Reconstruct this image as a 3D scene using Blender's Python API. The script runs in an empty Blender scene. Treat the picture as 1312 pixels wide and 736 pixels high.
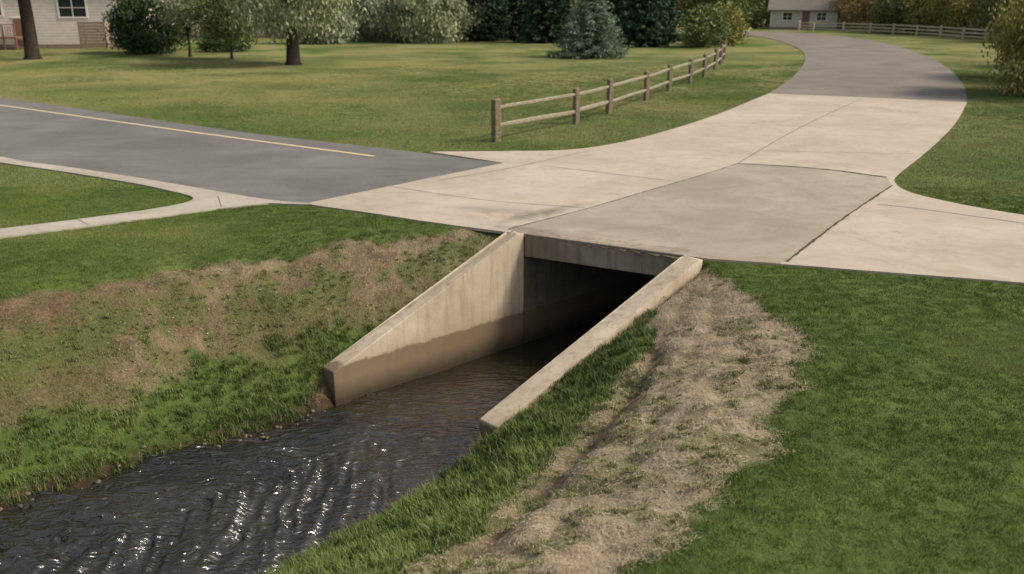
import bpy, math, random
import numpy as np
from mathutils import Vector
from mathutils.geometry import tessellate_polygon
random.seed(4); rng=np.random.default_rng(7)
scene=bpy.context.scene

# ------------------------------------------------------------ helpers
def link(o):
    scene.collection.objects.link(o); return o
def mesh_obj(name,verts,faces,mats=(),attrs=None,smooth=False,parent=None,do_link=True,matidx=None):
    me=bpy.data.meshes.new(name)
    verts=np.asarray(verts,dtype=np.float32).reshape(-1,3)
    if isinstance(faces,np.ndarray):
        n=len(faces);k=faces.shape[1]
        me.vertices.add(len(verts)); me.vertices.foreach_set('co',verts.ravel())
        me.loops.add(n*k); me.loops.foreach_set('vertex_index',faces.astype(np.int32).ravel())
        me.polygons.add(n); me.polygons.foreach_set('loop_start',np.arange(0,n*k,k,dtype=np.int32))
        me.update(calc_edges=True); me.validate()
    else:
        me.from_pydata([tuple(map(float,v)) for v in verts],[],[tuple(f) for f in faces]); me.update()
    for m in mats: me.materials.append(m)
    if attrs:
        for k,v in attrs.items():
            a=me.attributes.new(k,'FLOAT','POINT'); a.data.foreach_set('value',np.asarray(v,dtype=np.float32))
    if smooth: me.polygons.foreach_set('use_smooth',np.ones(len(me.polygons),dtype=bool))
    o=bpy.data.objects.new(name,me)
    if do_link: link(o)
    if parent: o.parent=parent
    return o
def empty(name,loc=(0,0,0)):
    e=bpy.data.objects.new(name,None); e.location=loc; e.empty_display_size=.2; return link(e)

def h2(ix,iy,seed):
    n=(ix.astype(np.int64)*374761393+iy.astype(np.int64)*668265263+seed*1442695041)&0x7fffffff
    n=((n^(n>>13))*1274126177)&0x7fffffff
    n=(n^(n>>16))
    return (n&0xffff)/65535.0
def vnoise(x,y,seed=0):
    ix=np.floor(x);iy=np.floor(y);fx=x-ix;fy=y-iy
    fx=fx*fx*fx*(fx*(fx*6-15)+10);fy=fy*fy*fy*(fy*(fy*6-15)+10)
    a=h2(ix,iy,seed);b=h2(ix+1,iy,seed);c=h2(ix,iy+1,seed);d=h2(ix+1,iy+1,seed)
    return (a*(1-fx)+b*fx)*(1-fy)+(c*(1-fx)+d*fx)*fy
def fbm(x,y,scale,seed=0,octv=4):
    s=0;a=.5;t=0
    for i in range(octv):
        s=s+a*vnoise(x*scale+i*17.3,y*scale-i*9.1,seed+i*5); t+=a; a*=.5; scale*=2.03
    return s/t
def sstep(a,b,x):
    u=np.clip((x-a)/(b-a),0,1); return u*u*(3-2*u)

# ------------------------------------------------------------ material helpers
class M:
    def __init__(s,name,rough=.8,spec=.3):
        s.m=bpy.data.materials.new(name); s.m.use_nodes=True
        s.nt=s.m.node_tree; s.b=s.nt.nodes['Principled BSDF']; s.out=s.nt.nodes['Material Output']
        s.b.inputs['Roughness'].default_value=rough; s.b.inputs['Specular IOR Level'].default_value=spec
    def n(s,t,**k):
        nd=s.nt.nodes.new(t)
        for a,b in k.items(): setattr(nd,a,b)
        return nd
    def l(s,a,b): s.nt.links.new(a,b)
    def pos(s,scale=(1,1,1),rot=(0,0,0)):
        g=s.n('ShaderNodeNewGeometry'); mp=s.n('ShaderNodeMapping'); mp.inputs['Scale'].default_value=scale; mp.inputs['Rotation'].default_value=rot
        s.l(g.outputs['Position'],mp.inputs['Vector']); return mp.outputs[0]
    def noise(s,vec,scale,detail=4,rough=.55,dist=0):
        n=s.n('ShaderNodeTexNoise'); n.inputs['Scale'].default_value=scale;n.inputs['Detail'].default_value=detail
        n.inputs['Roughness'].default_value=rough;n.inputs['Distortion'].default_value=dist
        s.l(vec,n.inputs['Vector']); return n.outputs['Fac']
    def mr(s,v,a,b,c=0,d=1):
        n=s.n('ShaderNodeMapRange'); n.inputs[1].default_value=a;n.inputs[2].default_value=b;n.inputs[3].default_value=c;n.inputs[4].default_value=d
        s.l(v,n.inputs[0]); return n.outputs[0]
    def math(s,op,a,b=None,clamp=False):
        n=s.n('ShaderNodeMath',operation=op); n.use_clamp=clamp
        for i,v in enumerate((a,b)):
            if v is None: continue
            if isinstance(v,(int,float)): n.inputs[i].default_value=v
            else: s.l(v,n.inputs[i])
        return n.outputs[0]
    def mix(s,f,a,b,mode='MIX'):
        n=s.n('ShaderNodeMix',data_type='RGBA',blend_type=mode)
        for i,v in ((0,f),(6,a),(7,b)):
            if isinstance(v,(int,float)): n.inputs[i].default_value=v
            elif isinstance(v,tuple): n.inputs[i].default_value=(*v,1)
            else: s.l(v,n.inputs[i])
        return n.outputs[2]
    def col(s,c):
        if isinstance(c,tuple): s.b.inputs['Base Color'].default_value=(*c,1)
        else: s.l(c,s.b.inputs['Base Color'])
    def bump(s,h,strength=.5,dist=.02,prev=None):
        n=s.n('ShaderNodeBump'); n.inputs['Strength'].default_value=strength;n.inputs['Distance'].default_value=dist
        s.l(h,n.inputs['Height'])
        if prev: s.l(prev,n.inputs['Normal'])
        s.l(n.outputs[0],s.b.inputs['Normal']); return n.outputs[0]
    def attr(s,name):
        n=s.n('ShaderNodeAttribute'); n.attribute_name=name; return n.outputs['Fac']
    def sep(s):
        g=s.n('ShaderNodeNewGeometry');x=s.n('ShaderNodeSeparateXYZ');s.l(g.outputs['Position'],x.inputs[0]);return x.outputs

G_DARK=(.068,.108,.026); G_MID=(.112,.160,.038); G_YEL=(.285,.272,.112)
def lawn_colour(m):
    p=m.pos()
    a=m.noise(p,.16,3,.6,.5); b=m.noise(p,1.1,3,.6)
    col=m.mix(m.mr(b,.34,.68),G_DARK,G_MID)
    y=m.sep()[1]
    far=m.mr(y,14,48,0,.95)
    dry=m.math('MULTIPLY',m.mr(a,.36,.60),m.math('ADD',far,.08),clamp=True)
    return m.mix(dry,col,G_YEL)
# terrain
m=M('ground_soil_and_lawn',.95,.1)
lc=lawn_colour(m); p=m.pos()
fine=m.noise(p,9,3,.7)
lc=m.mix(m.mr(fine,.62,.36,.0,.5),lc,(.035,.06,.016))
d1=m.noise(p,3,5,.65); d2=m.noise(p,28,4,.7)
stretch=m.pos((9,1.5,6),(0,0,.3)); d3=m.noise(stretch,1.6,4,.7)
brown=m.mix(m.mr(d1,.34,.66),(.072,.047,.027),(.165,.115,.068))
brown=m.mix(m.mr(d2,.42,.7),brown,(.235,.17,.10))
straw=m.mix(m.mr(d1,.35,.65),(.27,.205,.13),(.47,.38,.255))
straw=m.mix(m.mr(d2,.48,.30),straw,(.17,.125,.08))
straw=m.mix(m.mr(d3,.5,.7,0,.7),straw,(.56,.47,.335))
soil=m.mix(m.attr('straw'),brown,straw)
col=m.mix(m.attr('dirt'),lc,soil)
z=m.sep()[2]
wet=m.mr(m.math('ADD',z,m.math('MULTIPLY',d1,.3)),-1.70,-1.95,0,.85)
col=m.mix(wet,col,(.022,.017,.010))
m.col(col); m.bump(m.math('ADD',m.math('MULTIPLY',d2,.6),m.math('ADD',d1,m.math('MULTIPLY',d3,.5))),.8,.06)
MAT_GROUND=m.m

def concrete(name,base,dark,stain=False,band=False,bricks=False,tint=1):
    m=M(name,.9,.2)
    p=m.pos()
    a=m.noise(p,.38,5,.65,.6); b=m.noise(p,3.2,5,.7); c=m.noise(p,70,3,.75); e=m.noise(p,.9,5,.7,1.5)
    col=m.mix(m.mr(a,.38,.62),dark,base)
    col=m.mix(m.mr(e,.50,.70,0,.6),col,tuple(x*k for x,k in zip(dark,(.86,.80,.71))))
    col=m.mix(m.mr(b,.50,.72,0,.55),col,tuple(x*.78 for x in dark))
    col=m.mix(m.mr(c,.50,.8,0,.35),col,tuple(min(.8,x*1.3) for x in base))
    col=m.mix(m.mr(c,.48,.25,0,.5),col,tuple(x*.45 for x in dark))
    if stain:
        x=m.sep()
        for (cx,cy,rx,ry,ang,am) in ((.6,17.3,1.5,.28,.75,.75),(-.5,17.6,1.2,.35,-.3,.45),(1.8,16.2,2.4,.5,-.5,.3),(0.6,15.75,1.3,.22,-.5,.6)):
            dx=m.math('SUBTRACT',x[0],cx);dy=m.math('SUBTRACT',x[1],cy)
            ca,sa=math.cos(ang),math.sin(ang)
            u=m.math('ADD',m.math('MULTIPLY',dx,ca/rx),m.math('MULTIPLY',dy,sa/rx))
            v=m.math('ADD',m.math('MULTIPLY',dx,-sa/ry),m.math('MULTIPLY',dy,ca/ry))
            r=m.math('SQRT',m.math('ADD',m.math('MULTIPLY',u,u),m.math('MULTIPLY',v,v)))
            r=m.math('ADD',r,m.math('MULTIPLY',m.math('SUBTRACT',b,.5),2.8))
            col=m.mix(m.mr(r,1.1,.1,0,am),col,(.16,.135,.105))
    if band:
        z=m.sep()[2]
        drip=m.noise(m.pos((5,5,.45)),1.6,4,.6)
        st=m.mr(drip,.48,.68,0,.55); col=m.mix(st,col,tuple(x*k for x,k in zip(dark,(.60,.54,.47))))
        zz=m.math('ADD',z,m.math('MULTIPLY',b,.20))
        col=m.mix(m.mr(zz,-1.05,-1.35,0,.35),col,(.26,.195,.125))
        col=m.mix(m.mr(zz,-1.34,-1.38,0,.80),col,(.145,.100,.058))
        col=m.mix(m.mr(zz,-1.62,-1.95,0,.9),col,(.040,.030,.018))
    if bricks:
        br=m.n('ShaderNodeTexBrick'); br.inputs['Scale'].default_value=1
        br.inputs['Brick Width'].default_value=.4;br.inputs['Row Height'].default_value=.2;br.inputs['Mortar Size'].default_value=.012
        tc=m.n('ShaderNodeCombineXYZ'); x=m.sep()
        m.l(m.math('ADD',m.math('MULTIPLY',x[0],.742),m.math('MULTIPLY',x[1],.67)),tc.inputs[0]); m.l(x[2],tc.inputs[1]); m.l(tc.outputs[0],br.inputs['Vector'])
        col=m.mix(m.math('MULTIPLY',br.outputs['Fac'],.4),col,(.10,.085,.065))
    m.col(col)
    if not bricks: m.bump(c,.4,.008)
    return m.m
C_LIGHT=concrete('concrete_paving',(.515,.445,.36),(.415,.355,.283),stain=True)
C_DECK=concrete('concrete_deck',(.405,.348,.277),(.31,.263,.205),stain=True)
C_WALK=concrete('concrete_walk',(.46,.42,.35),(.36,.325,.265))
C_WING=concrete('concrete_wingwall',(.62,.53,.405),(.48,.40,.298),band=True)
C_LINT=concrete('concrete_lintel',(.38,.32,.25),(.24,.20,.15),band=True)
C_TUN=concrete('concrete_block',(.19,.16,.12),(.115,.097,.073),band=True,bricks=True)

def asphalt(name,base):
    m=M(name,.92,.2); p=m.pos()
    a=m.noise(p,.35,4,.6,.5); c=m.noise(p,50,4,.8); e=m.noise(m.pos((.25,2.2,1),(0,0,.64)),1.2,4,.6)
    col=m.mix(m.mr(a,.35,.65),tuple(x*.82 for x in base),tuple(x*1.22 for x in base))
    col=m.mix(m.mr(c,.48,.75,0,.6),col,tuple(x*2.1 for x in base))
    col=m.mix(m.mr(c,.46,.25,0,.6),col,tuple(x*.4 for x in base))
    col=m.mix(m.mr(e,.48,.68,0,.4),col,tuple(x*.68 for x in base))
    m.col(col); m.bump(c,.6,.012); return m.m
A1=asphalt('asphalt',(.155,.151,.142)); A2=asphalt('asphalt_lane',(.190,.170,.146))
m=M('joint_gap',.95,.1); m.col((.09,.075,.055)); JOINT=m.m
m=M('joint_fine',.95,.1); m.col((.22,.19,.155)); JOINTF=m.m
m=M('road_paint_yellow',.7,.3); pn=m.noise(m.pos(),9,5,.7); m.col(m.mix(m.mr(pn,.45,.75,0,.6),(.68,.54,.31),(.25,.22,.16))); PAINT=m.m

def wood(name,c1,c2):
    m=M(name,.85,.2); n=m.noise(m.pos((3,3,14)),2.2,5,.6); m.col(m.mix(m.mr(n,.3,.7),c1,c2)); m.bump(n,.5,.02); return m.m
W_FENCE=wood('weathered_wood',(.16,.14,.10),(.37,.325,.25)); W_POST=wood('weathered_post',(.13,.105,.068),(.28,.225,.155))
W_PALE=wood('pale_wood',(.44,.37,.27),(.64,.55,.42)); W_DECK=wood('brown_wood',(.16,.09,.06),(.28,.17,.12))
def bark(name,c1,c2):
    m=M(name,.95,.1); n=m.noise(m.pos((6,6,1.4)),2.5,6,.7); m.col(m.mix(m.mr(n,.35,.65),c1,c2)); m.bump(n,1,.05); return m.m
BARK=bark('bark',(.022,.018,.014),(.07,.056,.042))
def leafmat(name,dark,light):
    m=M(name,.7,.12); c=m.mix(m.attr('tone'),dark,light); m.col(c)
    return m.m
L_GREEN=leafmat('leaves_green',(.06,.090,.025),(.25,.295,.115))
L_DARK=leafmat('leaves_dark',(.024,.045,.018),(.085,.125,.050))
L_PALE=leafmat('leaves_pale',(.16,.19,.09),(.52,.53,.33))
L_WILLOW=leafmat('leaves_grey_green',(.14,.17,.095),(.43,.46,.30))
L_YEL=leafmat('leaves_yellow_green',(.14,.145,.035),(.50,.45,.16))
L_ORANGE=leafmat('leaves_autumn',(.22,.16,.06),(.60,.47,.22))
L_BLUE=leafmat('needles_blue',(.050,.080,.055),(.26,.33,.235))
L_CON=leafmat('needles_dark',(.020,.040,.024),(.080,.125,.070))

# ------------------------------------------------------------ terrain
def st(x,y): return .742*x+.670*y, .670*x-.742*y
WATER=-2.1
def shead(t): return 10.62+.30*(t+11.43)
def tLe(s): return np.interp(s,[1.87,6.0,6.7,30],[-11.75,-11.45,-11.72,-11.72])
def tRe(s): return np.interp(s,[3.76,6.3,7.1,30],[-8.12,-8.45,-8.17,-8.17])
def zLe(s): return np.interp(s,[6.0,6.6,10.6],[-2.13,-1.72,-.06])
def zRe(s): return np.interp(s,[6.2,7.1,11.6],[-2.13,-1.50,-.06])
def tLt(s): return np.interp(s,[3,5,8.3,10.3,11.2],[-15.3,-15.2,-14.3,-13.1,-12.3])
def tRt(s): return np.interp(s,[4,7.8,9.9,11.2,11.8],[-3.1,-3.9,-4.9,-7.2,-7.9])
def gR(s): return np.interp(s,[0,4.4,7,8.7,9.8,10.3],[-4.7,-5.45,-6.5,-7.1,-7.8,-8.3])
def botL(s): return np.interp(s,[0,3.5,6.3,7,8.2,11],[-12.55,-12.45,-12.4,-12.25,-11.7,-11.4])
LAWNZ=-.035
def height(x,y):
    s,t=st(x,y)
    z=np.full_like(s,LAWNZ)
    te=tLe(s);tt=tLt(s);ze=zLe(s)
    u=np.clip((te-t)/(te-tt),0,1)
    prof=np.sin(u*math.pi/2)*.62+.38*u
    prof=1-(1-prof)**1.25
    zl=ze+(LAWNZ-ze)*prof
    te2=tRe(s);tt2=tRt(s);ze2=zRe(s)
    u2=np.clip((t-te2)/(tt2-te2),0,1)
    pr2=.5*u2+.5*np.sin(u2*math.pi/2); pr2=1-(1-pr2)**1.2
    zr=ze2+(LAWNZ-ze2)*pr2
    rill=-.12*np.exp(-((t-gR(s)-.22-.25*(fbm(x,y,.8,71,2)-.5))/.18)**2)*sstep(10.2,9,s)
    zr=zr+rill
    gul=np.abs(fbm(s*1.0,t*.25,2.2,91,3)-.5); zr=zr-.05*np.exp(-(gul/.05)**2)*np.clip(np.sin(u2*math.pi),0,1)
    l1=fbm(x,y,1.1,3,4)-.5; l2=fbm(x,y,5,9,3)-.5
    z=np.where(t<te,zl+(l1*.24+l2*.11)*np.clip(1.6*np.sin(np.clip(u,0,1)*math.pi),0,1)*np.clip((11-s)*.5,0,1),z)
    z=np.where(t>te2,zr+(l1*.24+l2*.10)*np.clip(1.6*np.sin(u2*math.pi),0,1)*np.clip((11.5-s)*.5,0,1),z)
    inside=(t>=te)&(t<=te2)
    fall=np.clip(np.minimum(t-te,te2-t)/.5,0,1)
    zedge=np.where(t-te<te2-t,ze,ze2)
    bed=zedge+(-2.62-zedge)*fall
    wl=(s>6.6)&(t>-11.6)&(t<-10); wr=(s>7.1)&(t<-8.32)&(t>-10)
    bed=np.where(wl|wr,-2.62,bed)
    z=np.where(inside,bed,z)
    z=np.where((s>shead(t))&(t>-11.9)&(t<-7.9),LAWNZ,z)
    return z
def spacing(lo,hi,fine,far_lo,far_hi,g=1.18):
    a=list(np.arange(lo,hi+1e-6,fine)); d=fine;v=a[-1]
    while v<far_hi: d*=g; v+=d; a.append(v)
    d=fine;v=a[0];b=[]
    while v>far_lo: d*=g; v-=d; b.append(v)
    return np.array(b[::-1]+a)
S=spacing(-6,13,.09,-700,900); T=spacing(-17,-2,.08,-900,700)
SS,TT=np.meshgrid(S,T,indexing='ij')
X=.742*SS+.670*TT; Y=.670*SS-.742*TT
Z=height(X,Y)
def masks(x,y):
    s,t=st(x,y)
    n1=fbm(x,y,1.3,21,4)-.5; n2=fbm(x,y,4.5,33,3)-.5; n3=fbm(x,y,.6,44,3)-.5
    jag=n1*.9+n2*.5
    top=np.interp(s,[0,2.75,5,8.3,10.25,10.9],[-14.5,-14.4,-14.25,-13.55,-12.6,-12.2])
    bot=botL(s)
    dl=sstep(-.12,.12,t-top+jag*.6)*sstep(-.25,.25,bot-t+jag*1.3)
    dl=dl*(s<11.1)
    ctr=(top*.45+bot*.55)
    mid=np.exp(-((t-ctr)/.50)**2)
    dl_g=np.clip(sstep(-.12,.12,n1+n2*.9+ .16*mid-.03),0,1)*(.40+.60*mid)
    g=gR(s)
    tp=np.interp(s,[2,4.4,7.8,9.9,11.2,11.5],[-3.4,-3.65,-4.4,-5.4,-7.5,-8.3])
    dr=sstep(-.12,.12,t-g+jag*.7)*sstep(-.12,.12,tp-t+jag*.7)*(s<11.7)
    dr_g=sstep(.05,.17,n1*.9+n2*.9+.06*sstep(7.5,9.5,s))*.85
    dirt=np.where(t<-10,dl,dr); green=np.where(t<-10,dl_g,dr_g)
    sr=np.clip(1.0-.75*np.exp(-((t-g-.22)/.22)**2)*sstep(10.2,9,s)+n3*.3-np.clip(n2,0,1)*.4,0,1)
    straw=np.where(t>-10,sr,np.clip(.08+n3*.8+.30*sstep(8,10,s)+.25*sstep(.5,0,t-top),0,.5))
    return dirt,green,straw,(n1,n2)
dirt,green,straw,_=masks(X,Y)
chan=((TT>tLe(SS)-.12)&(TT<tRe(SS)+.12)&(SS<11.5))
dirt=np.where(chan,1,dirt*(1-.72*green)); straw=np.where(chan,0,straw)
ns,nt_=SS.shape
idx=np.arange(ns*nt_).reshape(ns,nt_)
q=np.stack([idx[:-1,:-1],idx[:-1,1:],idx[1:,1:],idx[1:,:-1]],-1).reshape(-1,4)
sc=(S[:-1]+S[1:])/2; tc=(T[:-1]+T[1:])/2
SC,TC=np.meshgrid(sc,tc,indexing='ij')
zmax=np.maximum.reduce([Z[:-1,:-1],Z[:-1,1:],Z[1:,1:],Z[1:,:-1]]);zmin=np.minimum.reduce([Z[:-1,:-1],Z[:-1,1:],Z[1:,1:],Z[1:,:-1]])
cut=((TC>-11.75)&(TC<-8.15)&(SC>shead(TC)-.25)&(SC<shead(TC)+.25)&(zmax-zmin>.6))
q=q[~cut.ravel()]
v=np.stack([X,Y,Z],-1).reshape(-1,3)
nz=np.cross(v[q[0,1]]-v[q[0,0]],v[q[0,2]]-v[q[0,0]])[2]
if nz<0: q=q[:,::-1].copy()
ground=mesh_obj('ground',v,q,[MAT_GROUND],{'dirt':dirt.ravel(),'straw':straw.ravel()},smooth=True)

# ------------------------------------------------------------ water
m=M('stream_water',.03,.5)
m.b.inputs['IOR'].default_value=2.1
n1=m.noise(m.pos((.8,2.4,1),(0,0,-.735)),4.5,2,.5,1.0)
s_=m.sep(); sv=m.math('ADD',m.math('MULTIPLY',s_[0],.742),m.math('MULTIPLY',s_[1],.67))
calm=m.mr(sv,9.5,5.0,.22,1)
n0=m.noise(m.pos(),.8,3)
m.col(m.mix(m.mr(n0,.35,.65),(.012,.011,.007),(.030,.026,.016)))
m.bump(m.math('MULTIPLY',n1,calm),1.0,.10)
WAT=m.m
ws=np.concatenate([np.linspace(-80,-6.2,60),np.arange(-6,12,.028),np.linspace(12.2,24,20)]); wt=np.arange(-12.6,-7.4,.028)
WS,WT=np.meshgrid(ws,wt,indexing='ij')
wx=fbm(WS,WT,.7,5,2)*1.6
A=np.interp(WS,[-3,3,5.0,6.5,8,11],[.32,.30,.26,.13,.045,.014])*(.55+.9*fbm(WS,WT,.55,77,2))
sk=WS+.65*np.abs(WT+10.1)
R=lambda u,v,sd:(1-np.abs(2*vnoise(u,v,sd)-1)**1.3)
hw=A*(vnoise(sk*1.5+wx,WT*.9+wx*.6,3)*.42+R(sk*2.6+wx*1.6,WT*1.1-wx,8)*.24+R(sk*5.4-wx*1.6,WT*1.9+wx*1.5,14)*.20+vnoise(sk*11+wx*2,WT*3.6-wx*2,19)*.12-.55)
hw=np.where((WS<-6.1)|(WS>12),0,hw)
vw=np.stack([.742*WS+.670*WT,.670*WS-.742*WT,WATER+hw],-1).reshape(-1,3)
a_,b_=WS.shape; iw=np.arange(a_*b_).reshape(a_,b_); qw=np.stack([iw[:-1,:-1],iw[1:,:-1],iw[1:,1:],iw[:-1,1:]],-1).reshape(-1,4)
nz=np.cross(vw[qw[0,1]]-vw[qw[0,0]],vw[qw[0,2]]-vw[qw[0,0]])[2]
if nz<0: qw=qw[:,::-1].copy()
mesh_obj('water',vw,qw,[WAT],smooth=True)

# ------------------------------------------------------------ culvert
culv=empty('concrete_culvert')
def prism(name,foot,ztop,zbot,mat,parent,bev=.018):
    n=len(foot); vs=[(x,y,z) for (x,y),z in zip(foot,ztop)]+[(x,y,zbot) for (x,y) in foot]
    area=sum(foot[i][0]*foot[(i+1)%n][1]-foot[(i+1)%n][0]*foot[i][1] for i in range(n))
    f=[tuple(range(n)),tuple(range(2*n-1,n-1,-1))]+[(i,i+n,(i+1)%n+n,(i+1)%n) for i in range(n)]
    if area<0: f=[tuple(reversed(a)) for a in f]
    o=mesh_obj(name,vs,f,[mat],parent=parent)
    if bev:
        b=o.modifiers.new('b','BEVEL'); b.width=bev; b.segments=2; b.limit_method='ANGLE'
    return o
Li=np.array([-2.78,12.90]);Lh=np.array([.22,15.62]);Ri=np.array([-.45,11.07]);Rh=np.array([2.83,14.19])
dl=(Lh-Li)/np.linalg.norm(Lh-Li); nl=np.array([-dl[1],dl[0]])
dr=(Rh-Ri)/np.linalg.norm(Rh-Ri); nr=np.array([dr[1],-dr[0]])
TH=.33
hd=(Rh-Lh)/np.linalg.norm(Rh-Lh)
bk=np.array([-hd[1],hd[0]])
Lh2=Lh-dl*.18
prism('left_wingwall',[tuple(Li),tuple(Lh2),tuple(Lh),tuple(Lh+nl*TH),tuple(Lh2+nl*TH),tuple(Li+nl*TH)],[-1.53,.006,.012,.012,.006,-1.53],-2.9,C_WING,culv)
Rh2=Rh-dr*.12
prism('right_wingwall',[tuple(Ri),tuple(Rh2),tuple(Rh),tuple(Rh+nr*.37),tuple(Rh2+nr*.37),tuple(Ri+nr*.37)],[-1.42,.006,.012,.012,.006,-1.42],-2.9,C_WING,culv)
a=Lh+hd*.004; b=Rh-hd*.004
prism('headwall_lintel',[tuple(a),tuple(b),tuple(b+bk*.38),tuple(a+bk*.38)],[.010]*4,-.42,C_LINT,culv)
d=np.array([.742,.670])
def wallbox(name,p0,p1,off,zt,zb,mat):
    prism(name,[tuple(p0),tuple(p1),tuple(p1+off),tuple(p0+off)],[zt]*4,zb,mat,culv,0)
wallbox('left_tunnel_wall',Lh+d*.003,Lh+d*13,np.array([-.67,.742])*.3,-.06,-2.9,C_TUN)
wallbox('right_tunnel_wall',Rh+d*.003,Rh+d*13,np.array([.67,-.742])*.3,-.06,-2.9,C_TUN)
wallbox('tunnel_light_cap',Lh+d*13.01,Rh+d*13.01,d*.3,-.06,-2.9,C_TUN)  # added unseen cap across the open far end, keeps daylight out of the tunnel
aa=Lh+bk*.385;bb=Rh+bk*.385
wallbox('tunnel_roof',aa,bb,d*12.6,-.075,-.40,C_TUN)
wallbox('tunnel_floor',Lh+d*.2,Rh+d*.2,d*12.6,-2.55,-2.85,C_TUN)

# ------------------------------------------------------------ paving
def slab(name,pts,z,mat,depth=.10,parent=None):
    n=len(pts); tri=tessellate_polygon([[Vector((x,y,0)) for x,y in pts]])
    vs=[(x,y,z) for x,y in pts]+[(x,y,z-depth) for x,y in pts]
    fs=[]
    for t in tri:
        p=[Vector((*pts[i],0)) for i in t]
        c=(p[1]-p[0]).cross(p[2]-p[0]).z
        fs.append(tuple(t) if c>0 else tuple(reversed(t)))
    area=sum(pts[i][0]*pts[(i+1)%n][1]-pts[(i+1)%n][0]*pts[i][1] for i in range(n))
    for i in range(n):
        j=(i+1)%n; f=(i,i+n,j+n,j); fs.append(f if area>0 else tuple(reversed(f)))
    return mesh_obj(name,vs,fs,[mat],parent=parent)
def smoothpoly(pts,it=2):
    pts=[np.array(p,float) for p in pts]
    for _ in range(it):
        o=[pts[0]]
        for a,b in zip(pts[:-1],pts[1:]): o+= [a*.75+b*.25,a*.25+b*.75]
        o.append(pts[-1]); pts=o
    return [tuple(p) for p in pts]
asph_top=smoothpoly([(-80,84),(-22.04,39.29),(-14.56,33.45),(-8.90,28.90),(-5.45,26.58),(-2.73,24.86),(-.22,22.98)])
asph_bot=smoothpoly([(-4.22,18.22),(-5.18,18.53),(-7.11,19.85),(-8.77,20.96),(-11.11,22.42),(-13.57,23.70),(-72,68)])
P_ASPH=asph_top+asph_bot
tip=smoothpoly([(-7.24,19.25),(-6.75,18.80),(-6.70,18.25),(-7.40,17.50)],2)
P_WALK=[(-72,68)]+list(reversed(asph_bot))[1:]+[(-4.18,18.07),(-5.04,18.22),(-5.94,17.72),(-6.89,16.96),(-8.02,16.15),(-9.06,15.4),(-11.6,13.35),(-40,-12.3),(-40.6,-11.6),(-12.09,13.99),(-9.40,16.03),(-8.43,16.70)]+list(reversed(tip))+[(-8.47,20.21),(-10.76,21.67),(-13.25,23.10),(-71.6,67.3)]
front=smoothpoly([(-4.22,18.22),(-4.18,18.07),(-2.87,17.36),(-1.41,16.45),(-.23,15.84)],1)+[(.22,15.62),(2.83,14.19),(3.19,13.99)]+smoothpoly([(3.19,13.99),(4.27,13.72),(5.93,13.21),(7.61,12.73),(11.07,11.53),(30,4.5)],1)[1:]
cr=[(31,6.5),(13.29,14.09),(9.98,17.09),(9.20,18.07),(8.60,19.33),(8.82,20.58),(9.35,21.56),(11.68,25.13),(15.13,30.81),(18.69,37.43)]
cr=[cr[0]]+smoothpoly(cr[1:],2)
cl=smoothpoly([(11.51,40.98),(9.82,37.73),(7.79,33.69),(5.88,30.41),(4.49,28.2),(3.06,26.28),(1.61,25.0),(-.13,24.90),(-2.28,24.78)],2)
P_CONC=front+cr+[(15.25,39.29)]+cl+[(-.6,23.35),(-.22,22.98)]
far_r=smoothpoly([(18.69,37.43),(22.18,44.82),(27.30,57.69),(32.36,73.29),(36.87,92.63),(38.71,108.96),(36,124),(18,136),(-10,145)],2)
far_l=smoothpoly([(-10,139),(14,130),(27,120),(28.51,106.6),(27.26,94.4),(25.48,83.2),(22.62,71.16),(18.93,59.82),(15.08,49.43),(11.99,42.06),(11.51,40.98)],2)
P_ROAD=far_r+far_l+[(15.25,39.29)]
P_DECK=[(.22,15.62),(2.83,14.19),(3.19,13.99),(4.27,13.72),(4.57,14.09),(6.36,16.83),(8.58,20.03),(8.85,20.9),(7.66,22.12),(5.78,22.87),(4.55,21.26),(3.63,20.21),(1.64,17.78),(-.06,15.97)]
drive=empty('concrete_driveway')
slab('paving',P_CONC,0.0,C_LIGHT,.05,drive)
slab('deck_slab',P_DECK,.005,C_DECK,.0045,drive)
slab('sidewalk',P_WALK,-.002,C_WALK)
slab('asphalt_road',P_ASPH,-.010,A1)
slab('asphalt_driveway',P_ROAD,-.006,A2)
def strip(name,pts,w,z,mat,parent=None,wob=0):
    pts=smoothpoly(pts,2) if len(pts)>2 else pts
    pts=[np.array(p,float) for p in pts]
    out=[]
    for a,b in zip(pts[:-1],pts[1:]):
        k=max(1,int(np.linalg.norm(b-a)/.12))
        out+=[a+(b-a)*i/k for i in range(k)]
    out.append(pts[-1]); vs=[];fs=[]
    for i,p in enumerate(out):
        t=(out[min(i+1,len(out)-1)]-out[max(i-1,0)]); t/=np.linalg.norm(t); n=np.array([-t[1],t[0]])
        j=random.uniform(-wob,wob); ww=w*(1+random.uniform(-1,1)*(.45 if wob else 0))
        vs+=[(*(p+n*(ww/2+j)),z),(*(p-n*(ww/2-j)),z)]
        if i: fs.append((2*i-2,2*i-1,2*i+1,2*i))
    return mesh_obj(name,vs,fs,[mat],parent=parent)
strip('joint_1',[(5.78,22.87),(7.66,22.20),(8.86,21.0)],.08,.010,JOINT,drive,.010)
strip('joint_2',[(8.60,20.03),(6.36,16.83),(4.40,13.83)],.045,.010,JOINT,drive,.008)
strip('joint_3',[(5.78,22.87),(4.55,21.26),(3.63,20.21),(1.64,17.78),(-.06,15.97)],.022,.010,JOINT,drive,.004)
strip('joint_4',[(5.78,22.87),(9.27,29.45),(14.97,38.97)],.035,.004,JOINTF,drive,.003)
strip('joint_5',[(-1.74,20.58),(.08,22.31),(2.27,25.13)],.03,.004,JOINTF,drive,.003)
strip('joint_6',[(-3.13,20.21),(-.59,18.38),(1.5,17.75)],.02,.004,JOINTF,drive,.003)
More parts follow.
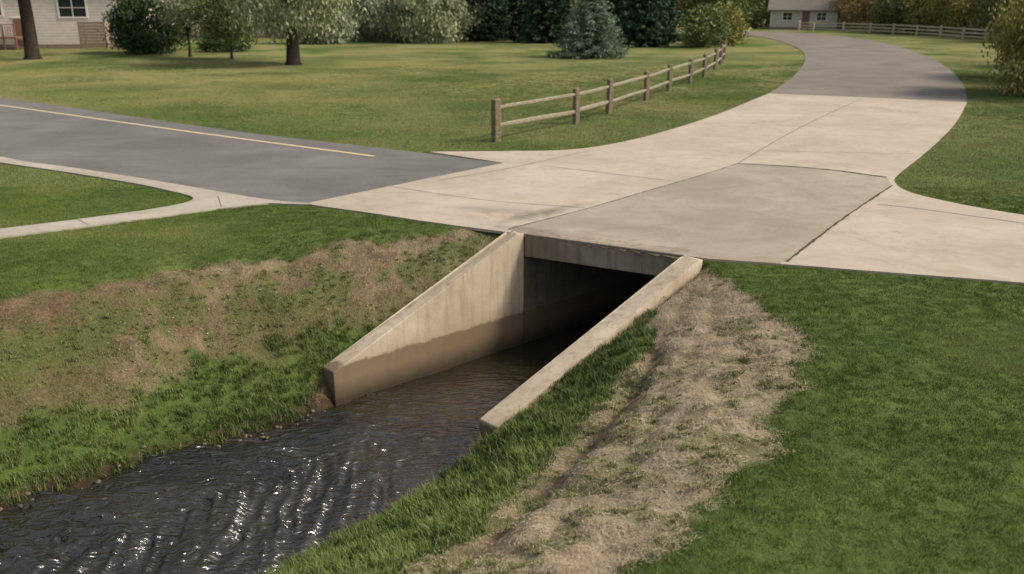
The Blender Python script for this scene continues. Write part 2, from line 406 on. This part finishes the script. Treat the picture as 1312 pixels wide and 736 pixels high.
strip('joint_7',[(7.52,18.07),(8.46,17.50),(13.5,12.9)],.03,.004,JOINTF,drive,.004)
strip('joint_8',[(.67,22.64),(3.69,20.58)],.025,.004,JOINTF,drive,.003)
strip('joint_10',[(6.9,24.9),(11.3,24.4)],.025,.004,JOINTF,drive,.003)
for k,(a,b) in enumerate([((-6.3,18.9),(-5.9,17.85)),((-8.3,16.75),(-7.9,16.3)),((-9.9,15.6),(-9.5,15.1))]): strip('walk_joint_%d'%k,[a,b],.02,.003,JOINTF,drive)
strip('yellow_road_line',[(-78,79),(-20.48,36.42),(-10.37,28.81),(-3.70,24.07)],.15,-.005,PAINT)
PAVED=[P_CONC,P_WALK,P_ASPH,P_ROAD]
def inpoly(px,py,poly):
    c=np.zeros(len(px),bool); n=len(poly)
    for i in range(n):
        x1,y1=poly[i];x2,y2=poly[(i+1)%n]
        if y1==y2: continue
        m_=((y1>py)!=(y2>py))&(px<(x2-x1)*(py-y1)/(y2-y1)+x1); c^=m_
    return c
WL=[tuple(Li),tuple(Lh),tuple(Lh+nl*TH),tuple(Li+nl*TH)]; WR=[tuple(Ri),tuple(Rh),tuple(Rh+nr*.37),tuple(Ri+nr*.37)]

# ------------------------------------------------------------ grass (one mesh per kind)
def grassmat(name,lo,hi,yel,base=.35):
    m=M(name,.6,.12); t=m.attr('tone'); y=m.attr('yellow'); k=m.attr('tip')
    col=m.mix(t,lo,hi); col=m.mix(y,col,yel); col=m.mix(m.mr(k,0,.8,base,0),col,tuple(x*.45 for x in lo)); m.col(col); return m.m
def blades(name,x,y,z,sc,nb,rad,h,w,mat,tone,yellow,lean=.35,flat=False,simple=True):
    n=len(x)*nb
    X0=np.repeat(x,nb);Y0=np.repeat(y,nb);Z0=np.repeat(z,nb);SCL=np.repeat(sc,nb)
    a=rng.uniform(0,6.283,n); r=rad*np.sqrt(rng.random(n))*SCL
    bx=X0+r*np.cos(a);by=Y0+r*np.sin(a)
    hh=h*rng.uniform(.55,1.15,n)*SCL; ln=hh*lean*rng.uniform(.3,1.6,n); bz=Z0-.012
    if flat: ln=hh.copy(); hh=h*rng.uniform(.0,.25,n)*SCL; bz=height(bx,by)+rng.uniform(.002,.02,n)
    d=rng.uniform(0,6.283,n); dx,dy=np.cos(d),np.sin(d)
    e=d+math.pi/2+rng.uniform(-.8,.8,n); ww=w*rng.uniform(.7,1.2,n)/2; px,py=np.cos(e)*ww,np.sin(e)*ww
    tz=bz+hh
    if flat: tz=height(bx+dx*ln,by+dy*ln)+hh
    A_=np.stack([bx-px,by-py,bz],-1);B_=np.stack([bx+px,by+py,bz],-1);T_=np.stack([bx+dx*ln,by+dy*ln,tz],-1)
    tn=np.clip(np.repeat(tone,nb)+rng.uniform(-.22,.22,n),0,1); yl=np.clip(np.repeat(yellow,nb)+(rng.random(n)<.06)*.5,0,1)
    if simple:
        v=np.stack([A_,B_,T_],1).reshape(-1,3); f=np.arange(n*3).reshape(-1,3); k=3; tip=np.tile([0,0,1],n)
    else:
        m1=np.stack([bx+dx*ln*.32+px*.85,by+dy*ln*.32+py*.85,bz+hh*.62],-1); m2=np.stack([bx+dx*ln*.32-px*.85,by+dy*ln*.32-py*.85,bz+hh*.62],-1)
        v=np.stack([A_,B_,m1,m2,T_],1).reshape(-1,3); o=np.arange(n)[:,None]*5
        f=np.concatenate([o+np.array([[0,1,2]]),o+np.array([[0,2,3]]),o+np.array([[3,2,4]])],0); k=5; tip=np.tile([0,0,.62,.62,1],n)
    return mesh_obj(name,v,f,[mat],{'tone':np.repeat(tn,k),'yellow':np.repeat(yl,k),'tip':tip})
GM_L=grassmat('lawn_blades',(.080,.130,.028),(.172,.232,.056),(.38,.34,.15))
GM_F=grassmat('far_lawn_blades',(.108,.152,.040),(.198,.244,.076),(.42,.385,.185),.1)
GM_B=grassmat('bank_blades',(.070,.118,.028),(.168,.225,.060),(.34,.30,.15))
GM_S=grassmat('straw_blades',(.29,.225,.145),(.56,.47,.33),(.30,.28,.16),.1)
GM_D=grassmat('dry_blades',(.10,.073,.042),(.25,.19,.115),(.14,.165,.06),.1)
def cand(x0,x1,y0,y1,dens):
    n=int((x1-x0)*(y1-y0)*dens); x=rng.uniform(x0,x1,n); y=rng.uniform(y0,y1,n)
    k=(np.abs(x)<.68*y+1.6)
    x,y=x[k],y[k]
    bad=np.zeros(len(x),bool)
    for p in PAVED+[WL,WR]: bad|=inpoly(x,y,p)
    return x[~bad],y[~bad]
x,y=cand(-16,16,4.2,20,220)
s,t=st(x,y); z=height(x,y); di,gr,sw,(n1,n2)=masks(x,y)
inch=((t>tLe(s))&(t<tRe(s))&(s<11.6))
bank=(((t>botL(s)-.5)&(t<=-10))|((t>-10)&(t<gR(s)+.5)))&(s<10.3)
r=rng.random(len(x))
mow=np.tanh(3*np.sin((t*.96+s*.28)*math.pi/.62))*.12
big=fbm(x,y,.5,61,3); tone=np.clip(.50+(big-.5)*1.7+(n1)*.8+mow,0,1)
lawn=(di<.5)&~bank&~inch
edge=np.clip(.85+.5*n1,0.6,1.15)
thin=np.clip(1.1-.4*(y-8)/10,.55,1)
k=lawn&(r<thin)
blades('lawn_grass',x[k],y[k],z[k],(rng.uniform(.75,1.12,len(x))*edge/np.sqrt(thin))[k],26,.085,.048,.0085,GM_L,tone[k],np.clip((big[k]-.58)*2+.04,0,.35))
k=((di<.5)&bank&~inch&(z>WATER-.04)&(r<.78))|((di>=.5)&~inch&(gr>.2)&(r<gr*.6))
sc_=rng.uniform(.40,1.0,len(x))*np.where(di>=.5,.45,1)*np.where(z<-1.85,1.15,1)*(.8+.6*(n1+.3))
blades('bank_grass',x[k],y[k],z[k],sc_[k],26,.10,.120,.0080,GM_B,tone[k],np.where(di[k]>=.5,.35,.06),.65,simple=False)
k=(di>.35)&~inch&(t>-10)&(r<.10+.35*sw)
blades('straw_cover',x[k],y[k],z[k],rng.uniform(.6,1.3,k.sum()),20,.12,.075,.0060,GM_S,rng.random(k.sum()),np.zeros(k.sum()),flat=True)
k=(di>.35)&~inch&(t<=-10)&(r<.34)
blades('dry_grass',x[k],y[k],z[k],rng.uniform(.5,1.2,k.sum()),18,.12,.075,.0065,GM_D,rng.random(k.sum()),np.clip(gr[k]+.1,0,1),flat=True)
x,y=cand(-42,42,18.5,64,34)
k=~((y<20)&(np.abs(x)<16))&(rng.random(len(x))<np.clip((66-y)/26,0,1))
x,y=x[k],y[k]
dr_=np.clip((fbm(x,y,.09,62,4)-.42)*4,0,1)*np.clip((y-16)/22,.05,.9)  # dry yellow patches, paler with distance; tone also stands in for tree-shade banding
blades('far_lawn_grass',x,y,height(x,y),rng.uniform(.6,1.1,len(x)),22,.24,.050,.022,GM_F,fbm(x,y,.4,63,3),dr_)

# stones along the waterline
def rocks(name,x,y,z,r,mat):
    import bmesh
    bm=bmesh.new(); bmesh.ops.create_icosphere(bm,subdivisions=2,radius=1); bv=np.array([vv.co[:] for vv in bm.verts]); bf=np.array([[q_.index for q_ in f.verts] for f in bm.faces]); bm.free()
    V=[];F=[]
    for i in range(len(x)):
        f=1+rng.uniform(-.18,.18,(len(bv),1)); a=rng.uniform(0,6.28); p=bv*f*np.array([1,.72,.5])*r[i]
        p=np.stack([p[:,0]*math.cos(a)-p[:,1]*math.sin(a)+x[i],p[:,0]*math.sin(a)+p[:,1]*math.cos(a)+y[i],p[:,2]+z[i]],-1)
        V.append(p);F.append(bf+i*len(bv))
    return mesh_obj(name,np.concatenate(V),np.concatenate(F),[mat],smooth=True)
m=M('wet_stone',.5,.4); n=m.noise(m.pos(),12,4); m.col(m.mix(m.mr(n,.35,.65),(.05,.042,.03),(.16,.135,.10))); STN=m.m
ss=rng.uniform(-1,6.4,260); side=rng.random(260)<.5
tt=np.where(side,tLe(ss)+rng.normal(.02,.12,260),tRe(ss)+rng.normal(-.02,.12,260))
xx=.742*ss+.670*tt; yy=.670*ss-.742*tt
rocks('stream_stones',xx,yy,np.maximum(height(xx,yy),WATER-.03),rng.uniform(.012,.05,260),STN)
m=M('dry_pebble',.9,.2); n=m.noise(m.pos(),15,3); m.col(m.mix(m.mr(n,.35,.65),(.20,.16,.115),(.42,.36,.28))); PEB=m.m
xx=rng.uniform(-6,5,5000);yy=rng.uniform(4.5,16,5000);a_,b_,c_,_=masks(xx,yy);s1,t1=st(xx,yy);k=(a_>.6)&~((t1>tLe(s1))&(t1<tRe(s1)));xx,yy=xx[k][:700],yy[k][:700]
rocks('bank_pebbles',xx,yy,height(xx,yy)+.004,rng.uniform(.006,.022,len(xx)),PEB)

# ------------------------------------------------------------ wood fences
def beam(p0,p1,w,h,jit=0):
    p0=Vector(p0);p1=Vector(p1);d=(p1-p0).normalized();up=Vector((0,0,1)) if abs(d.z)<.9 else Vector((0,1,0))
    r=d.cross(up).normalized();u=r.cross(d).normalized();vs=[];fs=[];K=8
    for j,(p,sc) in enumerate(((p0,.7),(p0+(p1-p0)*.12,1),(p0+(p1-p0)*.5,1.06),(p0+(p1-p0)*.88,1),(p1,.7))):
        p=p+Vector((0,0,random.uniform(-jit,jit)))
        for i in range(K):
            a=i*2*math.pi/K+.39
            q=p+r*(w/2*sc*math.copysign(abs(math.cos(a))**.7,math.cos(a)))+u*(h/2*sc*math.copysign(abs(math.sin(a))**.7,math.sin(a)))
            vs.append(tuple(q))
    for j in range(4):
        for i in range(K): fs.append((j*K+i,j*K+(i+1)%K,(j+1)*K+(i+1)%K,(j+1)*K+i))
    fs.append(tuple(range(K-1,-1,-1))); fs.append(tuple(range(4*K,5*K)))
    return vs,fs
def post(name,x,y,w,h,mat,parent):
    c=.025
    tp=random.uniform(-.02,.02)
    lv=[(-.25,1),(.0,1),(h*.5,1.0),(h-c*1.6,.97),(h,.62)]
    ang=random.uniform(-.1,.1)+.5; vs=[];fs=[]
    for zz,sc in lv:
        for i,(a,b) in enumerate(((-1,-.75),(-.75,-1),(.75,-1),(1,-.75),(1,.75),(.75,1),(-.75,1),(-1,.75))):
            u=a*w/2*sc;v=b*w/2*sc
            vs.append((x+u*math.cos(ang)-v*math.sin(ang)+tp*zz,y+u*math.sin(ang)+v*math.cos(ang),zz+LAWNZ+(0.02*a if zz==h else 0)))
    for j in range(4):
        for i in range(8): fs.append((j*8+i,j*8+(i+1)%8,(j+1)*8+(i+1)%8,(j+1)*8+i))
    fs.append(tuple(range(32,40)))
    return mesh_obj(name,vs,fs,[mat],parent=parent)
def fence(name,pts,h,w,heights,pm,rm,rw=.07,rh=.13):
    e=empty(name)
    for i,(x,y) in enumerate(pts): post('post_%d'%i,x,y,w*(1.25 if i==0 else 1),h*random.uniform(.97,1.04)*(1.03 if i==0 else 1),pm,e)
    V=[];F=[]
    for (a,b) in zip(pts[:-1],pts[1:]):
        for hh in heights:
            v,f=beam((a[0],a[1],hh+random.uniform(-.03,.03)),(b[0],b[1],hh+random.uniform(-.03,.03)),rw,rh*random.uniform(.85,1.1),.012)
            o=len(V);V+=v;F+=[tuple(i+o for i in g) for g in f]
    mesh_obj('rails',V,F,[rm],parent=e)
fence('split_rail_fence',[(-.47,26.89),(2.18,30.81),(3.59,33.69),(5.64,38.34),(7.28,42.44),(9.03,46.56),(10.54,50.46),(12.27,55.70),(13.6,60.2),(15.03,65.44)],1.24,.19,(.40,.96),W_POST,W_FENCE)
rf=smoothpoly([(39,127),(44.40,119.46),(47.04,111.41),(48.34,102.21),(48.38,92.63),(52,84)],1)
fence('wooden_rail_fence',rf,1.25,.22,(.3,.68,1.06),W_PALE,W_PALE,.1,.17)

# ------------------------------------------------------------ trees
def tube(path,radii,K=8):
    vs=[];fs=[];path=[Vector(p) for p in path]
    for j,p in enumerate(path):
        d=(path[min(j+1,len(path)-1)]-path[max(j-1,0)]).normalized()
        r=d.cross(Vector((.3,1,.1))).normalized();u=r.cross(d)
        for i in range(K):
            a=i*2*math.pi/K; vs.append(tuple(p+(r*math.cos(a)+u*math.sin(a))*radii[j]))
    for j in range(len(path)-1):
        for i in range(K): fs.append((j*K+i,j*K+(i+1)%K,(j+1)*K+(i+1)%K,(j+1)*K+i))
    return vs,fs
def leaves(cent,per,rc,size,droop=0):
    K=len(cent); n=K*per
    c=np.repeat(cent,per,0)+rng.normal(0,1,(n,3))*rc*np.array([1,1,.75])
    if droop: c[:,2]-=np.abs(rng.normal(0,droop,n))
    a=rng.normal(0,1,(n,3)); a/=np.linalg.norm(a,axis=1)[:,None]
    if droop: a=a*.5+np.array([0,0,-1])*.8; a/=np.linalg.norm(a,axis=1)[:,None]
    b=np.cross(a,rng.normal(0,1,(n,3))); b/=np.linalg.norm(b,axis=1)[:,None]
    s=(size*rng.uniform(.55,1.35,n))[:,None]
    v=np.stack([c-a*s,c+b*s*.45,c+a*s,c-b*s*.45],1).reshape(-1,3)
    tone=np.repeat(np.repeat(rng.uniform(0,.8,K),per)+rng.uniform(-.18,.3,n),4)
    q=np.arange(n*4).reshape(-1,4)
    return v,q,np.clip(tone,0,1)
def combine(name,trv,trf,lv,lq,tone,lm,loc,bm=None):
    o=empty(name,loc)
    if trv: mesh_obj('trunk',trv,trf,[bm or BARK],parent=o,smooth=True)
    mesh_obj('foliage',lv,lq,[lm],{'tone':tone},parent=o)
    return o
def crown_centres(n,cz,rx,ry,rz,seed,hollow=.45,zmin=.4):
    out=[]
    while len(out)<n:
        p=rng.normal(0,1,3);p/=np.linalg.norm(p); r=hollow+(1-hollow)*rng.random()**.6
        w=.62+.7*float(fbm(np.array([p[0]*1.6+seed]),np.array([p[1]*1.6+p[2]*2.1]),1.0,seed,3)[0])
        q=np.array([p[0]*rx*r*w,p[1]*ry*r*w,cz+p[2]*rz*r*w])
        if q[2]>zmin: out.append(q)
    return np.array(out)
def broadleaf(name,x,y,trunk_r,trunk_h,cz,rx,rz,lm,ncl=150,per=60,size=.16,rc=.5,seed=1,zmin=.4,droop=0):
    V=[];F=[]
    def add(v,f):
        o=len(V);V.extend(v);F.extend([tuple(i+o for i in g) for g in f])
    top=Vector((random.uniform(-.3,.3),random.uniform(-.3,.3),cz+rz*.3))
    path=[Vector((0,0,-.15)),Vector((.0,0,.25)),Vector((.03,.02,trunk_h*.5)),Vector((0,0,trunk_h)),top]
    add(*tube(path,[trunk_r*1.7,trunk_r*1.1,trunk_r*.95,trunk_r*.85,trunk_r*.15],10))
    for i in range(9):
        a=i*2.4+random.random();z0=trunk_h*random.uniform(.8,1.3); e=Vector((math.cos(a)*rx*.7,math.sin(a)*rx*.7,cz+random.uniform(-.3,.5)*rz))
        s0=Vector((0,0,z0)); mid=s0.lerp(e,.5)+Vector((0,0,rz*.12))
        add(*tube([s0,mid,e],[trunk_r*.45,trunk_r*.26,trunk_r*.06],6))
    c=crown_centres(ncl,cz,rx,rx,rz,seed,.4,zmin)
    lv,lq,tn=leaves(c,per,rc,size,droop)
    lv[:,2]=np.maximum(lv[:,2],zmin*.6)
    return combine(name,V,F,lv,lq,tn,lm,(x,y,LAWNZ))
def shrub(name,x,y,rx,h,lm,ncl=110,per=60,size=.15,rc=.35,seed=1,droop=0,ry=None):
    c=crown_centres(ncl,h*.45,rx,ry or rx,h*.55,seed,.5,.12)
    lv,lq,tn=leaves(c,per,rc,size,droop); lv[:,2]=np.maximum(lv[:,2],.02+rng.random(len(lv))*.06)
    V=[];F=[]
    for i in range(6):
        a=i*1.05; v,f=tube([(0,0,-.1),(math.cos(a)*rx*.25,math.sin(a)*rx*.25,h*.3),(math.cos(a)*rx*.5,math.sin(a)*rx*.5,h*.7)],[.07,.05,.02],5)
        o=len(V);V+=v;F+=[tuple(k+o for k in g) for g in f]
    return combine(name,V,F,lv,lq,tn,lm,(x,y,LAWNZ))
def conifer(name,x,y,h,r,lm,seed=1,levels=26,size=.13,dens=1.0,base=.25,needles=16):
    cs=[];tone=[]
    for i in range(levels):
        f=i/(levels-1); z=base+(h-base)*f; R=r*(1-f)**.85*(.95+.1*random.random())+.06
        nb=max(5,int((11-5*f)*dens))
        for k in range(nb):
            a=k*2*math.pi/nb+i*1.3+random.uniform(-.2,.2); RR=R*random.uniform(.70,1.15)
            ns_=max(3,int(RR/.22)); tb=random.uniform(0,.55)
            for j in range(ns_):
                u=(j+1)/ns_
                cs.append((math.cos(a)*RR*u,math.sin(a)*RR*u,z-RR*.22*u+.16*RR*u*u)); tone.append(tb+.35*u)
    cs=np.array(cs);tone=np.array(tone)
    n=len(cs)*needles; c=np.repeat(cs,needles,0)+rng.normal(0,1,(n,3))*np.array([.15,.15,.07])*(r/2.5)**.5
    rad=c[:,:2]/(np.linalg.norm(c[:,:2],axis=1)[:,None]+1e-6)
    a=np.concatenate([rad,np.zeros((n,1))],1)*.8+rng.normal(0,.5,(n,3)); a[:,2]-=.1; a/=np.linalg.norm(a,axis=1)[:,None]
    b=np.cross(a,rng.normal(0,1,(n,3)));b/=np.linalg.norm(b,axis=1)[:,None]
    s=(size*rng.uniform(.6,1.4,n))[:,None]
    lv=np.stack([c-a*s,c+b*s*.35,c+a*s,c-b*s*.35],1).reshape(-1,3); lv[:,2]=np.maximum(lv[:,2],.05)
    tn=np.repeat(np.clip(np.repeat(tone,needles)+rng.uniform(-.2,.25,n),0,1),4)
    V,F=tube([(0,0,-.1),(0,0,h*.5),(0,0,h*.97)],[.05*h**.7,.03*h**.7,.01],8)
    return combine(name,V,F,lv,np.arange(n*4).reshape(-1,4),tn,lm,(x,y,LAWNZ))

broadleaf('shade_tree',-34.2,66,.46,5.2,8.6,5.0,3.6,L_GREEN,150,60,.2,.6,11,4.0)
broadleaf('shade_tree',-14.2,60,.42,2.6,5.6,4.6,3.4,L_PALE,280,80,.13,.45,12,1.5,.4)
broadleaf('sapling_tree',-20,66,.09,1.4,3.2,2.3,2.1,L_GREEN,120,70,.11,.30,13,.9)
broadleaf('sapling_tree',-24,69,.10,1.5,3.9,2.0,2.2,L_PALE,90,70,.11,.34,14,1.2)
shrub('evergreen_shrub',-28.6,73,3.0,4.9,L_DARK,190,90,.13,.34,15)
shrub('garden_shrub',-23.4,76,2.0,1.5,L_DARK,60,50,.12,.28,16)
shrub('garden_shrub',-25.0,82,1.8,2.4,L_GREEN,60,60,.13,.3,17)
shrub('garden_shrub',-32.5,80,1.3,1.3,L_GREEN,50,50,.10,.22,18)
for i,(xx,yy,rx,h) in enumerate([(-21.5,103,3.0,4.6),(-18.3,90,2.9,4.2),(-15.6,97,3.6,5.8),(-11.6,95,4.0,6.8),(-8.0,92,3.8,6.2),(-4.6,98,3.4,5.8)]):
    shrub('willow_shrub',xx,yy,rx,h,L_WILLOW if i%2 else L_PALE,170,70,.17,.38,20+i,.35)
for i,(xx,yy,h,r) in enumerate([(-3.0,97,13,3.4),(.8,100,15,3.7),(3.4,92,12,2.7),(9.9,92,14,3.7),(14.2,96,13,3.4),(11.8,84,9.5,2.5)]):
    conifer('pine_tree',xx,yy,h,r,L_CON,i,34,.2,1.2,.3,10)
conifer('blue_spruce',5.8,68,5.3,2.75,L_BLUE,9,22,.10,1.35,.25,20)
for i,(xx,yy,rx,h,lm) in enumerate([(17.0,83,2.2,3.2,L_GREEN),(19.6,88,2.4,3.6,L_YEL),(20.6,96,2.6,3.0,L_GREEN)]): shrub('hedge_shrub',xx,yy,rx,h,lm,90,60,.15,.36,40+i)
broadleaf('maple_tree',22,104,.3,1.6,5.5,4.6,4.6,L_GREEN,200,60,.18,.6,50,.8)
broadleaf('maple_tree',18.5,112,.3,1.6,6.5,5,5,L_ORANGE,160,60,.22,.6,51,.8)
broadleaf('maple_tree',30,152,.3,1.8,7,7,6,L_ORANGE,190,60,.28,.8,52,1)
broadleaf('maple_tree',27,112.5,.25,1.6,5.2,2.8,3.8,L_GREEN,120,60,.2,.5,53,1)
for i,(xx,yy,rx,h,lm) in enumerate([(49,130,4,6,L_ORANGE),(51,120,4.4,7,L_GREEN),(56,122,4.5,8,L_ORANGE),(54.0,110,4.6,7.5,L_YEL),(54.8,101,4.7,7.8,L_GREEN),(54.0,92,4.2,7.4,L_YEL),(63,110,5,9,L_YEL),(60,92,5,8,L_GREEN),(56.5,83,4.6,7.4,L_YEL),(62,100,4,9,L_ORANGE),(51.8,115,4.0,6.4,L_YEL),(46,137,4,7,L_GREEN)]):
    shrub('hedgerow_shrub',xx,yy,rx,h,lm,200,65,.18,.5,60+i)
for i,(xx,yy,rx,h,lm) in enumerate([(24.4,40.2,3.5,5.6,L_YEL),(29.6,48,3.8,5.6,L_YEL),(36.5,57,3.6,4.8,L_YEL),(44,66,4.2,5.2,L_GREEN),(32,41,4.2,6.2,L_GREEN),(50,76,4.2,5.2,L_YEL)]):
    shrub('roadside_bush',xx,yy,rx,h,lm,260,120,.10,.38,80+i,.10)
cs=[]
for i in range(150):
    xx=-130+i*1.95+random.uniform(-1,1); yy=150+random.uniform(-6,14)+ (abs(xx)*-.25); H=random.uniform(9,16)
    for k in range(22):
        cs.append((xx+random.gauss(0,2.4),yy+random.gauss(0,2),random.uniform(.3,1)*H*random.uniform(.15,1)))
lv,lq,tn=leaves(np.array(cs),34,1.0,.42); lv[:,2]=np.maximum(lv[:,2],.0)
mesh_obj('distant_trees',lv,lq,[L_GREEN],{'tone':tn})

# ------------------------------------------------------------ houses
def siding(name,c1,c2,pitch):
    m=M(name,.6,.3); z=m.sep()[2]; f=m.math('FRACT',m.math('MULTIPLY',z,1/pitch))
    n=m.noise(m.pos(),2,4); col=m.mix(m.mr(n,.35,.7),c1,c2)
    col=m.mix(m.mr(f,.80,.97,0,.7),col,tuple(x*.35 for x in c2)); m.col(col); m.bump(f,.6,.02); return m.m
SID_W=siding('white_siding',(.82,.74,.66),(.70,.62,.55),.25); SID_B=siding('beige_siding',(.54,.45,.34),(.45,.37,.28),.22)
SID_G=siding('grey_siding',(.64,.60,.55),(.52,.49,.45),.22)
m=M('roof_shingles',.9,.15); n=m.noise(m.pos(),7,5,.7); m.col(m.mix(m.mr(n,.35,.65),(.075,.07,.065),(.15,.14,.13))); m.bump(n,.6,.03); ROOF=m.m
m=M('roof_tan',.9,.15); n=m.noise(m.pos(),7,5,.7); m.col(m.mix(m.mr(n,.35,.65),(.19,.17,.145),(.30,.27,.23))); ROOF2=m.m
m=M('window_glass',.05,.6); m.col((.02,.025,.028)); GLASS=m.m
m=M('white_trim',.5,.3); m.col((.78,.74,.68)); TRIM=m.m
m=M('brick_foundation',.9,.2); n=m.noise(m.pos(),6,4); m.col(m.mix(m.mr(n,.35,.65),(.20,.15,.12),(.32,.26,.21))); FOUND=m.m
def box(name,c,sz,mat,parent,bev=0):
    x,y,z=[s/2 for s in sz]; vs=[(c[0]+a*x,c[1]+b*y,c[2]+d*z) for a in(-1,1) for b in(-1,1) for d in(-1,1)]
    fs=[(0,1,3,2),(4,6,7,5),(0,4,5,1),(2,3,7,6),(0,2,6,4),(1,5,7,3)]
    return mesh_obj(name,vs,fs,[mat],parent=parent)
def house(name,x,y,rot,w,dp,h,rh,sid,roof,wins,door=None):
    e=empty(name,(x,y,0)); e.rotation_euler=(0,0,rot)
    box('foundation',(0,0,.05),(w+.04,dp+.04,.5),FOUND,e)
    zb=.30
    vs=[(-w/2,-dp/2,zb),(w/2,-dp/2,zb),(w/2,dp/2,zb),(-w/2,dp/2,zb),(-w/2,-dp/2,h),(w/2,-dp/2,h),(w/2,dp/2,h),(-w/2,dp/2,h),(-w/2,0,h+rh),(w/2,0,h+rh)]
    mesh_obj('walls',vs,[(0,1,5,4),(1,2,6,9,5),(2,3,7,6),(3,0,4,8,7)],[sid],parent=e)
    ov=.5; k=rh/(dp/2); z0=h-ov*k+.05;zr=h+rh+.05; X0=w/2+ov
    vs=[];
    for zz in(0,.16): vs+=[(-X0,-dp/2-ov,z0+zz),(X0,-dp/2-ov,z0+zz),(X0,0,zr+zz),(-X0,0,zr+zz),(X0,dp/2+ov,z0+zz),(-X0,dp/2+ov,z0+zz)]
    fs=[(0,3,2,1),(3,5,4,2),(6,7,8,9),(9,8,10,11),(0,1,7,6),(5,11,10,4),(1,2,8,7),(2,4,10,8),(0,6,9,3),(3,9,11,5)]
    mesh_obj('roof',vs,fs,[roof],parent=e)
    for i,(wx,wz,ww,wh) in enumerate(wins):
        yf=-dp/2
        box('window_glass_%d'%i,(wx,yf-.01,wz),(ww,.04,wh),GLASS,e)
        for j,(cx,cz,sx,sz) in enumerate(((0,wh/2+.06,ww+.26,.13),(0,-wh/2-.06,ww+.3,.13),(-ww/2-.065,0,.13,wh-.002),(ww/2+.065,0,.13,wh-.002),(0,0,.07,wh-.01),(-ww*.25,0,ww*.46,.05),(ww*.25,0,ww*.46,.05))):
            box('window_frame_%d_%d'%(i,j),(wx+cx,yf-.035,wz+cz),(sx,.07,sz),TRIM,e)
    for sx in(-1,1): box('corner_trim_%d'%(sx+1),(sx*(w/2-.04),-dp/2-.02,(h+.32)/2),(.14,.06,h-.36),TRIM,e)
    if door is not None:
        box('door',(door,-dp/2-.02,1.40),(1.0,.06,2.1),W_DECK,e); box('door_head',(door,-dp/2-.03,2.52),(1.25,.08,.12),TRIM,e)
    return e
h1=house('clapboard_house',-41.5,85.5,.12,15,9,5.4,2.6,SID_W,ROOF,[(2.9,3.35,2.2,1.5),(-3.6,3.4,1.3,1.3),(-6,3.4,1.0,1.3)],-1.6)
dk=empty('wooden_deck',(-43.6,79.2,0))
box('deck_floor',(0,0,.95),(4.2,2.6,.12),W_DECK,dk)
for i in range(5):
    box('leg_%d'%i,(-2.0+i,-1.22,.44),(.12,.12,.9),W_DECK,dk)
    box('rail_post_%d'%i,(-2.0+i,-1.22,1.5),(.09,.09,.98),W_DECK,dk)
box('top_rail',(0,-1.22,2.03),(4.2,.12,.07),W_DECK,dk)
for i in range(20): box('baluster_%d'%i,(-1.9+i*.2,-1.30,1.5),(.04,.04,.9),W_DECK,dk)
for i in range(4): box('step_%d'%i,(2.1+.15+i*.3,-.4,.82-i*.22),(.3,1.2,.06),W_DECK,dk)
us=empty('slatted_screen',(-35.6,79.6,0))
W_MID=wood('cedar_slats',(.26,.19,.13),(.42,.33,.24))
for i in range(9): box('slat_%d'%i,(0,-.55,.2+i*.24),(2.2,.04,.2),W_MID,us)
for i in range(9): box('side_slat_%d'%i,(1.13,0,.2+i*.24),(.04,1.1,.2),W_MID,us)
for i,a in enumerate(((-1.1,-.5),(1.06,-.47),(1.06,.5),(-1.1,.5))): box('corner_%d'%i,(a[0],a[1],1.1),(.1,.1,2.3),W_MID,us)
house('beige_house',-30,108,.0,20,9,4.6,2.8,SID_B,ROOF2,[(-5,2.6,1.8,1.4),(0,2.6,1.2,1.3),(6.5,2.6,1.8,1.4)],3.2)
house('cottage',42.5,136,-.35,9.0,7,2.9,3.2,SID_G,ROOF2,[(-2.2,1.75,1.2,1.0),(2.4,1.75,1.2,1.0)],.3)

# ------------------------------------------------------------ light & camera
w=bpy.data.worlds.new('World'); scene.world=w; w.use_nodes=True
nt=w.node_tree; bg=nt.nodes['Background']; sky=nt.nodes.new('ShaderNodeTexSky'); sky.sky_type='NISHITA'; sky.sun_disc=False
sun_dir=Vector((.84,-.10,.78)).normalized()
el=math.asin(sun_dir.z); az=math.atan2(sun_dir.x,sun_dir.y)
sky.sun_elevation=el; sky.sun_rotation=az; sky.air_density=1.0; sky.dust_density=4; sky.ozone_density=.6
hs=nt.nodes.new('ShaderNodeHueSaturation'); hs.inputs['Saturation'].default_value=.5
nt.links.new(sky.outputs[0],hs.inputs['Color']); nt.links.new(hs.outputs[0],bg.inputs[0]); bg.inputs[1].default_value=.15
sl=bpy.data.lights.new('sun','SUN'); sl.energy=2.9; sl.angle=math.radians(9); sl.color=(1,.87,.69)
so=link(bpy.data.objects.new('sun',sl)); so.rotation_euler=sun_dir.to_track_quat('Z','Y').to_euler()
cd=bpy.data.cameras.new('camera'); cam=link(bpy.data.objects.new('camera',cd)); cam.location=(0,0,4)
cam.rotation_euler=(math.pi/2-math.atan(368/1150),0,0); cd.sensor_width=36; cd.lens=36*1150/1312; cd.clip_end=3000
cd.dof.use_dof=True; cd.dof.focus_distance=12.5; cd.dof.aperture_fstop=1.2
scene.camera=cam
scene.view_settings.view_transform='Standard'; scene.view_settings.look='None'; scene.view_settings.exposure=0
